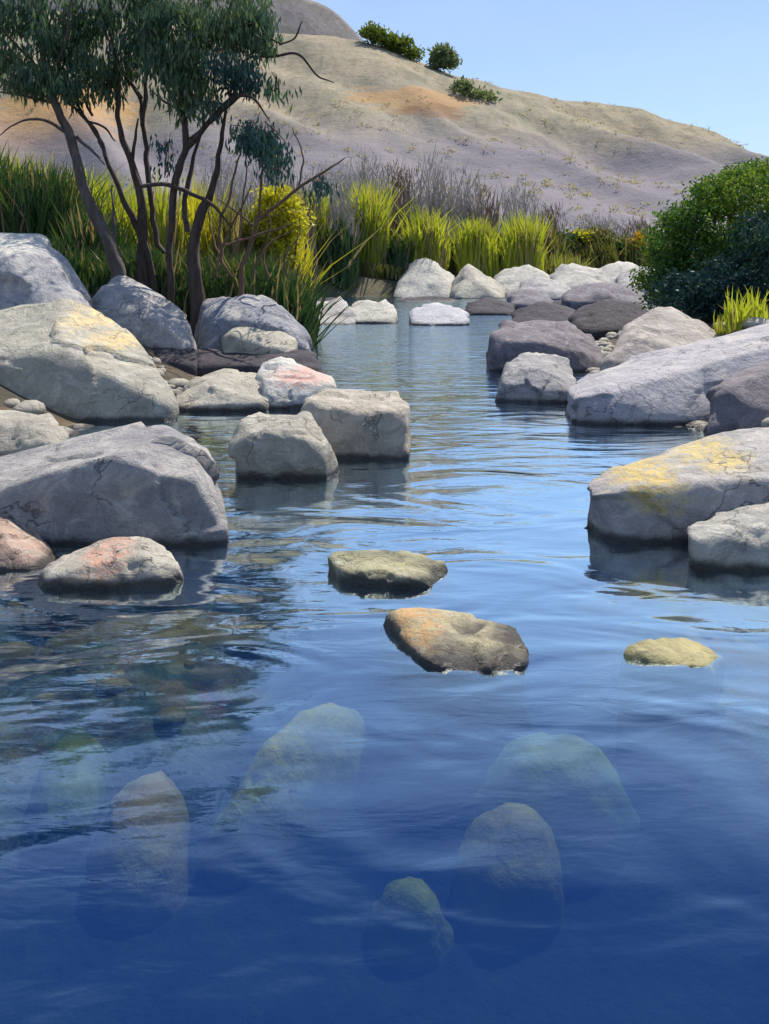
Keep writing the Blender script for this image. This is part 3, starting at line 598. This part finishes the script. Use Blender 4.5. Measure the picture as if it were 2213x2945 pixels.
tree('tree with the stoutest dark trunk and a limb arching to the right', (425,610),
     [([(425,615),(418,560),(424,500),(438,450),(456,420),(470,360),(478,300),(492,235),(505,170)], [30,26,22,20,16,12,9,6,3]),
      ([(368,600),(366,520),(372,470),(378,400),(392,350),(402,320),(400,280),(384,235),(360,190),(330,130),(315,40)], [14,13,15,16,15,14,13,10,8,6,3])],
     [([(402,320),(432,286),(462,250),(500,215),(520,205),(552,214),(582,262)], [15,13,12,10,9,6,2], -.6),
      ([(384,235),(345,212),(325,190)], [6,4,2], .2), ([(302,402),(354,398),(400,412),(442,432),(475,458),(505,492)], [9,9,9,8,6,3], -.35),
      ([(410,300),(455,262),(500,228),(525,196)], [7,7,6,3], -.2), ([(398,285),(392,200),(396,120),(400,20)], [12,9,7,4], .3),
      ([(500,215),(520,160),(538,126),(602,120),(640,115),(665,138),(690,164),(718,178)], [6,6,6,6,6,5,4,2], -.5),
      ([(462,72),(502,62),(552,50)], [4,4,3], -.3), ([(400,120),(440,85),(480,40),(520,-30)], [7,6,5,3], .2), ([(604,96),(628,86),(642,70),(649,46)], [4,4,4,2], -.3),
      ([(560,60),(590,85),(610,95)], [3,4,4], -.3), ([(404,500),(400,430),(408,385),(416,340),(436,270),(440,200)], [13,12,10,8,5,2], .3)],
     [(380,35,72,46,330),(402,105,52,58,330),(384,182,28,52,150),(430,160,24,48,110),(480,55,52,40,250),(530,22,50,36,220),(566,64,20,52,100),(420,-60,170,60,520,.3,1.3),(350,110,30,50,90),(595,175,10,26,16)], M_bark, M_gum, -.2)
tree('slender sapling with bluish hanging foliage and long bare branches reaching right', (530,600),
     [([(522,600),(530,560),(548,500),(560,460)], [10,9,8,6])],
     [([(540,520),(560,475),(602,440),(640,412),(680,384),(712,362),(745,340)], [8,8,7,7,6,4,2], -.5), ([(490,530),(560,505),(605,493),(640,480)], [6,5,4,2], -.6),
      ([(480,555),(478,480),(496,420),(512,350),(520,330)], [6,6,5,4,2], .2), ([(552,490),(505,455),(470,430)], [5,4,2], .1), ([(640,410),(655,350),(640,300),(634,275)], [4,4,3,2], .4),
      ([(560,460),(566,380),(560,320),(545,260)], [5,5,4,2], .2), ([(575,262),(600,285),(625,315)], [3,3,1], -.2),
      ([(505,600),(480,560),(462,520),(450,470),(455,440)], [6,5,4,3,2], .4), ([(545,600),(556,560),(590,520),(628,500)], [6,5,4,2], .2), ([(470,598),(480,540),(505,480),(530,440),(545,400)], [6,6,5,4,2], .3),
      ([(500,560),(520,510),(520,450),(535,380),(530,330)], [5,5,4,3,1], -.2), ([(620,600),(615,560),(640,520),(650,470)], [5,4,3,2], .1), ([(585,600),(570,560),(585,500),(580,450)], [5,4,3,2], .5)],
     [(500,132,38,34,170),(535,150,32,26,110),(455,205,18,28,50),(562,282,42,28,190),(594,318,26,28,110),(526,268,30,16,60),(600,355,16,16,24),(690,385,26,14,36),(360,330,14,50,30,.5)], M_bark2, M_teal, -.5, (.14,.036))

scrub_on(HILL_FRONT, 900, -60, 1660, leaf_mat('hill_scrub_leaf', (.26,.25,.16), (.36,.32,.22), (.48,.41,.28), .5), 'hill_scrub', 'thin olive scrub and dry grass tufts scattered over the hill')
# grass-like reed stands: tapering bent blades
def blades(u0, u1, vt, Y, zb, n, w=.03, ry=.8, lean=.12, hvar=.45, shape=None):
    xa, xb = (u0-HU)*Y/F, (u1-HU)*Y/F; ztop = CH-(vt-HV)*Y/F
    x = rng.uniform(xa, xb, n); y = Y+rng.uniform(-ry, ry, n); s = (x-xa)/(xb-xa)
    env = (.55+.45*np.sin(np.pi*s)**.6) if shape is None else np.interp(s, np.linspace(0, 1, len(shape)), shape)
    z0 = np.minimum(ground(x, y), zb)-.05; clump = fbm(np.stack([x*1.9, y*1.5, x*0+Y], 1), 2)
    H = (ztop-z0)*env*(1-hvar*rng.random(n)**1.6)*(1+.18*clump)
    lx = rng.normal(0, lean, n)*H*(1+1.5*(rng.random(n) > .9)); ly = rng.normal(0, lean, n)*H; cur = rng.normal(0, .05, n)*H
    an = rng.uniform(-.9, .9, n); wx, wy = np.cos(an)*w*rng.uniform(.6, 1.4, n), np.sin(an)*w
    Vs = []
    for t, k in ((0, .7), (.35, 1.), (.7, .7), (1, .05)):
        cx, cy2, cz = x+lx*t*t+cur*math.sin(3*t), y+ly*t*t, z0+H*t*(1-.06*t)
        Vs.append(np.stack([cx-wx*k, cy2-wy*k, cz], 1)); Vs.append(np.stack([cx+wx*k, cy2+wy*k, cz], 1))
    V_ = np.stack(Vs, 1).reshape(-1, 3); b = np.arange(n)[:, None]*8
    F_ = np.concatenate([b+np.array([[q, q+1, q+3, q+2]]) for q in (0, 2, 4)], 0)
    return V_, F_, ((xa+xb)/2, Y, zb)
LM = {'dark': leaf_mat('dark_reed', (.03,.07,.03), (.045,.10,.035), (.10,.15,.03), .3, .14),
      'lime': leaf_mat('lime_reed', (.24,.32,.03), (.42,.48,.04), (.55,.56,.08), .5, .14),
      'yellow': leaf_mat('yellow_reed', (.34,.34,.02), (.55,.52,.03), (.66,.6,.08), .5, .08),
      'olive': leaf_mat('olive_reed', (.07,.09,.025), (.13,.14,.04), (.22,.21,.06), .4, .14),
      'grey': leaf_mat('dry_grey_stem', (.26,.235,.245), (.36,.33,.33), (.46,.42,.38), .1),
      'brown': leaf_mat('brown_stem', (.12,.09,.08), (.2,.15,.12), (.3,.24,.18), .1)}
REEDS = [ # u0,u1,vtop,Y,zb,n,mat,label,width, lean
 (-160,70,285,19,1.2,1500,'dark','dark green reed stand rising behind the big blue-grey boulder at the left edge'),
 (-20,90,300,20.5,1.2,420,'lime','lime-tipped reeds showing over the dark stand at the left edge'),
 (60,180,320,18.5,1.2,1100,'dark','dark green reed stand left of the leaning trunk'),
 (150,265,335,20.5,1.2,600,'lime','lime green reeds glowing just behind the leaning trunk'),
 (160,260,430,17.5,1.2,700,'dark','low dark green reeds at the foot of the leaning trunk, left side'),
 (250,345,375,20.5,1.2,620,'lime','lime reeds seen between the crossing stems of the second tree'),
 (330,405,370,20,1.2,480,'lime','bright lime reeds framed between the second tree and the stout trunk'),
 (400,470,365,20.5,1.2,420,'yellow','pale yellow-green reeds right behind the stout dark trunk'),
 (465,560,395,20.5,1.2,460,'olive','olive-brown reeds left of the bright yellow shrub'),
 (540,655,415,21.5,1.2,520,'yellow','golden reeds crowding round the bright yellow shrub'),
 (615,715,405,41.5,1.1,800,'lime','lime reeds just right of the bright yellow shrub'),
 (690,785,415,43,1.0,820,'yellow','tall yellow-green reed stand above the pale end rock of the far bar'),
 (750,825,375,43,1.0,560,'lime','tallest lime reed spire in the middle of the bank'),
 (700,765,445,41,1.0,200,'dark','dark green spiky blades standing in front of the yellow-green reeds'),
 (815,865,490,43.5,1.0,520,'dark','dark green reeds between the tall spire and the white pointed rock'),
 (850,905,500,43,1.0,380,'dark','short dark reeds behind the left side of the white pointed rock'),
 (885,960,430,43,1.0,520,'lime','slim lime reeds directly behind the white pointed rock'),
 (940,1005,500,45,1.0,380,'dark','dark clump between two lime reed clumps behind the far bar'),
 (990,1072,455,44,1.0,600,'lime','broad lime clump behind the grey triangular rock'),
 (1055,1110,490,45,1.0,340,'olive','olive clump behind the broad white rock of the far bar'),
 (1090,1165,445,44,1.0,560,'lime','muted lime reeds with two tufts right of the middle of the far bank'),
 (1150,1215,470,47,1.0,360,'olive','olive reeds next to the two-tufted lime reeds'),
]
for (u0, u1, vt, Y, zb, n, mk, lab) in REEDS:
    V_, F_, o = blades(u0, u1, vt, Y, zb, n, w=.028 if Y < 24 else .055, ry=.7)
    V2, F2, _ = blades(u0, u1, vt+90, Y-.6, zb, n//3, w=.03, ry=.3) if mk != 'dark' else (None, None, None)
    root_o = mesh_np('reed_clump', V_, F_, LM[mk], smooth=False, origin=o)
    tag(root_o, lab, 'reeds', 'reed stands behind the rocks')
    
# dark grass in front of the trees and between rocks
pr = [blades(225, 420, 515, 16.2, 1.25, 1500, .022, .6, .16), blades(400, 665, 530, 16.4, 1.2, 2200, .022, .7, .16), blades(560, 670, 560, 17.5, 1.0, 700, .022, .8, .16),
      blades(-100, 240, 500, 16.5, 1.25, 1200, .022, .6, .16)]
V_, F_ = join([(a, b) for a, b, _ in pr]); tag(mesh_np('bank_grass', V_, F_, LM['dark'], smooth=False), 'dark green grass growing round the tree feet on the left bank', 'grass', kind='stuff')
pr = [blades(650, 870, 560, 42.5, .95, 1500, .05, 1.2, .16), blades(850, 1250, 545, 46, 1.0, 2600, .05, 2, .16), blades(1200, 1460, 500, 52, 1.0, 2200, .06, 4, .2)]
V_, F_ = join([(a, b) for a, b, _ in pr]); tag(mesh_np('far_grass', V_, F_, LM['olive'], smooth=False), 'olive grass and scrub along the far bank behind the rocks', 'grass', kind='stuff')

V_, F_, _ = blades(600, 1260, 505, 46.5, 1., 2600, .055, 2.2, .14); tag(mesh_np('reed_fringe', V_, F_, leaf_mat('far_reed', (.10,.13,.03), (.24,.28,.05), (.40,.40,.09), .45, .2), smooth=False), 'soft mixed green and straw reeds filling the gaps between the far reed stands', 'reeds', kind='stuff')
def shrub(name, label, cat, cl, Yc, mat, leaf, bark, group=None, base=None, droop=.3, leaf_n=7, spread=.14, stems=9):
    u, v = base; b = at(u, v, Yc); zg = float(ground([b[0]], [b[1]])[0]) if Yc < 80 else b[2]
    root = empty(name, (b[0], b[1], zg), label, cat, group); o = np.array(root.location)
    st = []
    for k in range(stems):
        c = cl[int(rng.integers(len(cl)))]; e = at(c[0]+rng.uniform(-.6, .6)*c[2], c[1]+rng.uniform(-.5, .5)*c[3], Yc+(c[5] if len(c) > 5 else 0))
        a = (b[0]+rng.uniform(-.15, .15)*spread*8, b[1]+rng.uniform(-.1, .1), zg-.1); mdl = tuple(a[i]*.45+e[i]*.55+rng.uniform(-.1, .1) for i in range(3))
        s = leaf[0]*.25; st.append(tube([a, mdl, e], [s, s*.7, s*.25], 5))
    V_, F_ = join(st); ob = mesh_np('stems', V_-o, F_, bark); ob.parent = root
    V_, F_ = leaves(cl, Yc, leaf[0], leaf[1], droop, leaf_n, spread); ob = mesh_np('crown', V_-o, F_, mat, smooth=False); ob.parent = root
    return root
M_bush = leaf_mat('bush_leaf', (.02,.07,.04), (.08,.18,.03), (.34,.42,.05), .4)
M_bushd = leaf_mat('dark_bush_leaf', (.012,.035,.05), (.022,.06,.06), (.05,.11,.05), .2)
shrub('bush', 'large dense dark green bush filling the right edge above the long slab', 'bush',
      [(1640,415,100,78,800,0,1.2),(1500,470,60,50,380,0,.9),(1450,500,45,50,260,.2,.8),(1425,575,40,50,240,.2,.8),(1560,480,80,70,650,-.2,1.),(1640,560,110,80,900,-.4,1.),(1510,560,70,60,520,-.2,.9),(1470,600,55,45,330,0,.8),(1580,630,90,50,560,-.5,.8),
       (1760,460,130,110,900,.2,1.4),(1540,420,45,36,240,.1,.7),(1450,545,40,36,190,.3,.7),(1430,625,40,18,110,0,.5),(1780,620,120,70,600,-.2,1.2),(1510,402,22,22,60),(1590,372,26,22,70),(1455,455,20,22,50),(1412,520,16,24,40),(1395,590,18,20,40),(1650,350,30,16,70),(1548,382,18,18,40)],
      16.5, M_bush, (.085,.04), M_bark, base=(1620,690), stems=26)
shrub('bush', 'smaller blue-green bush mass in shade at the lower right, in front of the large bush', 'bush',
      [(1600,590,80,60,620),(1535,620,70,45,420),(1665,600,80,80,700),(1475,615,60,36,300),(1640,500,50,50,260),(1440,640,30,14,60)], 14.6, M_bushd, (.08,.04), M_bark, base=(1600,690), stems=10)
V_, F_, o = blades(1555, 1645, 585, 12.6, .6, 120, .018, .25, .14, shape=[.4,.6,1,.6,.7,.9,.5]); tag(mesh_np('reed_clump', V_, F_, LM['lime'], smooth=False, origin=o), 'small lime grass tuft on top of the long slab before the dark bush', 'grass tuft')
shrub('yellow_shrub', 'rounded bright yellow shrub in sunlight right of the trees', 'shrub',
      [(598,440,40,36,300),(628,425,16,18,60),(640,470,22,34,120),(575,405,12,10,30),(590,490,48,46,420),(612,400+10,20,14,80),(560,470,24,40,150),(600,540,50,30,200)], 20.5, LM['yellow'], (.13,.05), M_bark2, base=(598,590))
# bare grey shrubs in front of the hill
def bare(label, u, vt, Y, hw, n, mk):
    b = at(u, 580, Y); zg = float(ground([b[0]], [b[1]])[0]); root = empty('bare_shrub', (b[0], b[1], zg), label, 'shrub', 'bare grey shrubs before the hill'); o = np.array(root.location)
    V_, F_, _ = blades(u-hw, u+hw, vt, Y, zg+.1, n, .045, 1.2, .10, .55); ob = mesh_np('stems', V_-o, F_, LM[mk], smooth=False); ob.parent = root
    V2, F2 = leaves([(u, (vt+520)/2, hw, (520-vt)/2*.8, n)], Y, .5, .05, -.9, 3, .4); ob = mesh_np('twigs', V2-o, F2, LM[mk], smooth=False); ob.parent = root; ob['kind'] = 'stuff'
BARE = [(480,330,44,60,130,'grey','bare grey shrub behind the stout trunk of the tree group'),(690,330,46,45,120,'grey','bare grey shrub above the right reaching sapling branch'),
 (590,300,48,50,150,'grey','bare mauve-grey shrub behind the bluish hanging foliage of the sapling'),(650,380,40,30,110,'brown','thin brown bare shrub just right of the bright yellow shrub'),(735,360,42,30,130,'grey','fan of grey bare stems above the yellow-green reed stand'),
 (790,300,46,45,150,'grey','pale bare shrub behind the tallest lime reed spire'),(860,320,46,35,140,'brown','dark bare shrub standing before the hill left of centre'),
 (925,300,50,40,160,'grey','tall pale bare shrub above the white pointed rock'),(1000,340,50,36,130,'grey','bare mauve-grey shrub above the broad lime clump'),
 (1045,390,50,30,120,'brown','small brown bare shrub right of the broad lime clump'),(1120,370,54,45,130,'grey','faint bare shrub above the two-tufted lime reeds'),
 (1190,430,56,36,110,'brown','low brown bare shrub at the right end of the reed line'),(1290,460,60,60,150,'grey','low grey bare shrub left of the big bush'),(1380,470,60,45,150,'brown','brown bare shrub close to the left edge of the big bush')]
for (u, vt, Y, hw, n, mk, lab) in BARE: bare(lab, u, vt, Y, hw, n, mk)
M_or = leaf_mat('orange_leaf', (.35,.2,.02), (.5,.3,.03), (.6,.42,.05), .4)
shrub('orange_shrub', 'tiny orange-yellow shrub near the left edge of the big bush', 'shrub', [(1382,515,9,17,90)], 48, M_or, (.2,.1), M_bark2, base=(1382,540), spread=.15)
for (u, v, ru, rv, n, mk, lab) in [(1285,505,34,20,200,'olive','low green scrub bush left of the orange shrub'),(1220,515,34,20,200,'dark','dark low bush at the far bank right of the reeds'),(1330,530,44,18,240,'dark','dark low bush below the orange shrub'),(1255,500,9,7,50,'yellow','small yellow flowering shrub on the far bank'),(1420,540,40,22,240,'olive','olive low bush touching the big bush')]:
    shrub('low_bush', lab, 'bush', [(u,v,ru,rv,n,0,1.2),(u+ru*.4,v+rv*.5,ru*.8,rv*.7,n//2,0,1.)], 50, LM[mk], (.28,.12), M_bark2, base=(u,560), spread=.3, stems=5)
# bushes on the ridge and the slope
def ridge_bush(lab, cl, Y, mat, base):
    shrub('hill_bush', lab, 'bush', cl, Y, mat, (1.0,.5), M_bark2, base=base, spread=.9, droop=-.2, stems=6)
M_rb = leaf_mat('ridge_bush_leaf', (.06,.11,.02), (.14,.2,.03), (.26,.3,.05), .35); M_rb2 = leaf_mat('ridge_bush_dark_leaf', (.10,.15,.08), (.15,.20,.10), (.22,.27,.13), .4)
ridge_bush('yellow-green bush on the highest shoulder of the ridge', [(800,66,20,14,110,0,3),(828,78,26,16,140,0,3),(862,92,30,16,140,0,3),(892,112,20,12,80,0,3)], 198, M_rb, (845,112))
ridge_bush('small dark green bush standing on the ridge right of the yellow-green one', [(955,112,22,14,200,0,3),(962,128,28,14,220,0,3)], 198, M_rb2, (955,146))
ridge_bush('grey-green bush on the slope just below the ridge', [(1000,186,20,12,80,0,3),(1030,204,26,9,90,0,3),(1060,212,18,6,40,0,3)], 178, M_rb2, (1015,215))
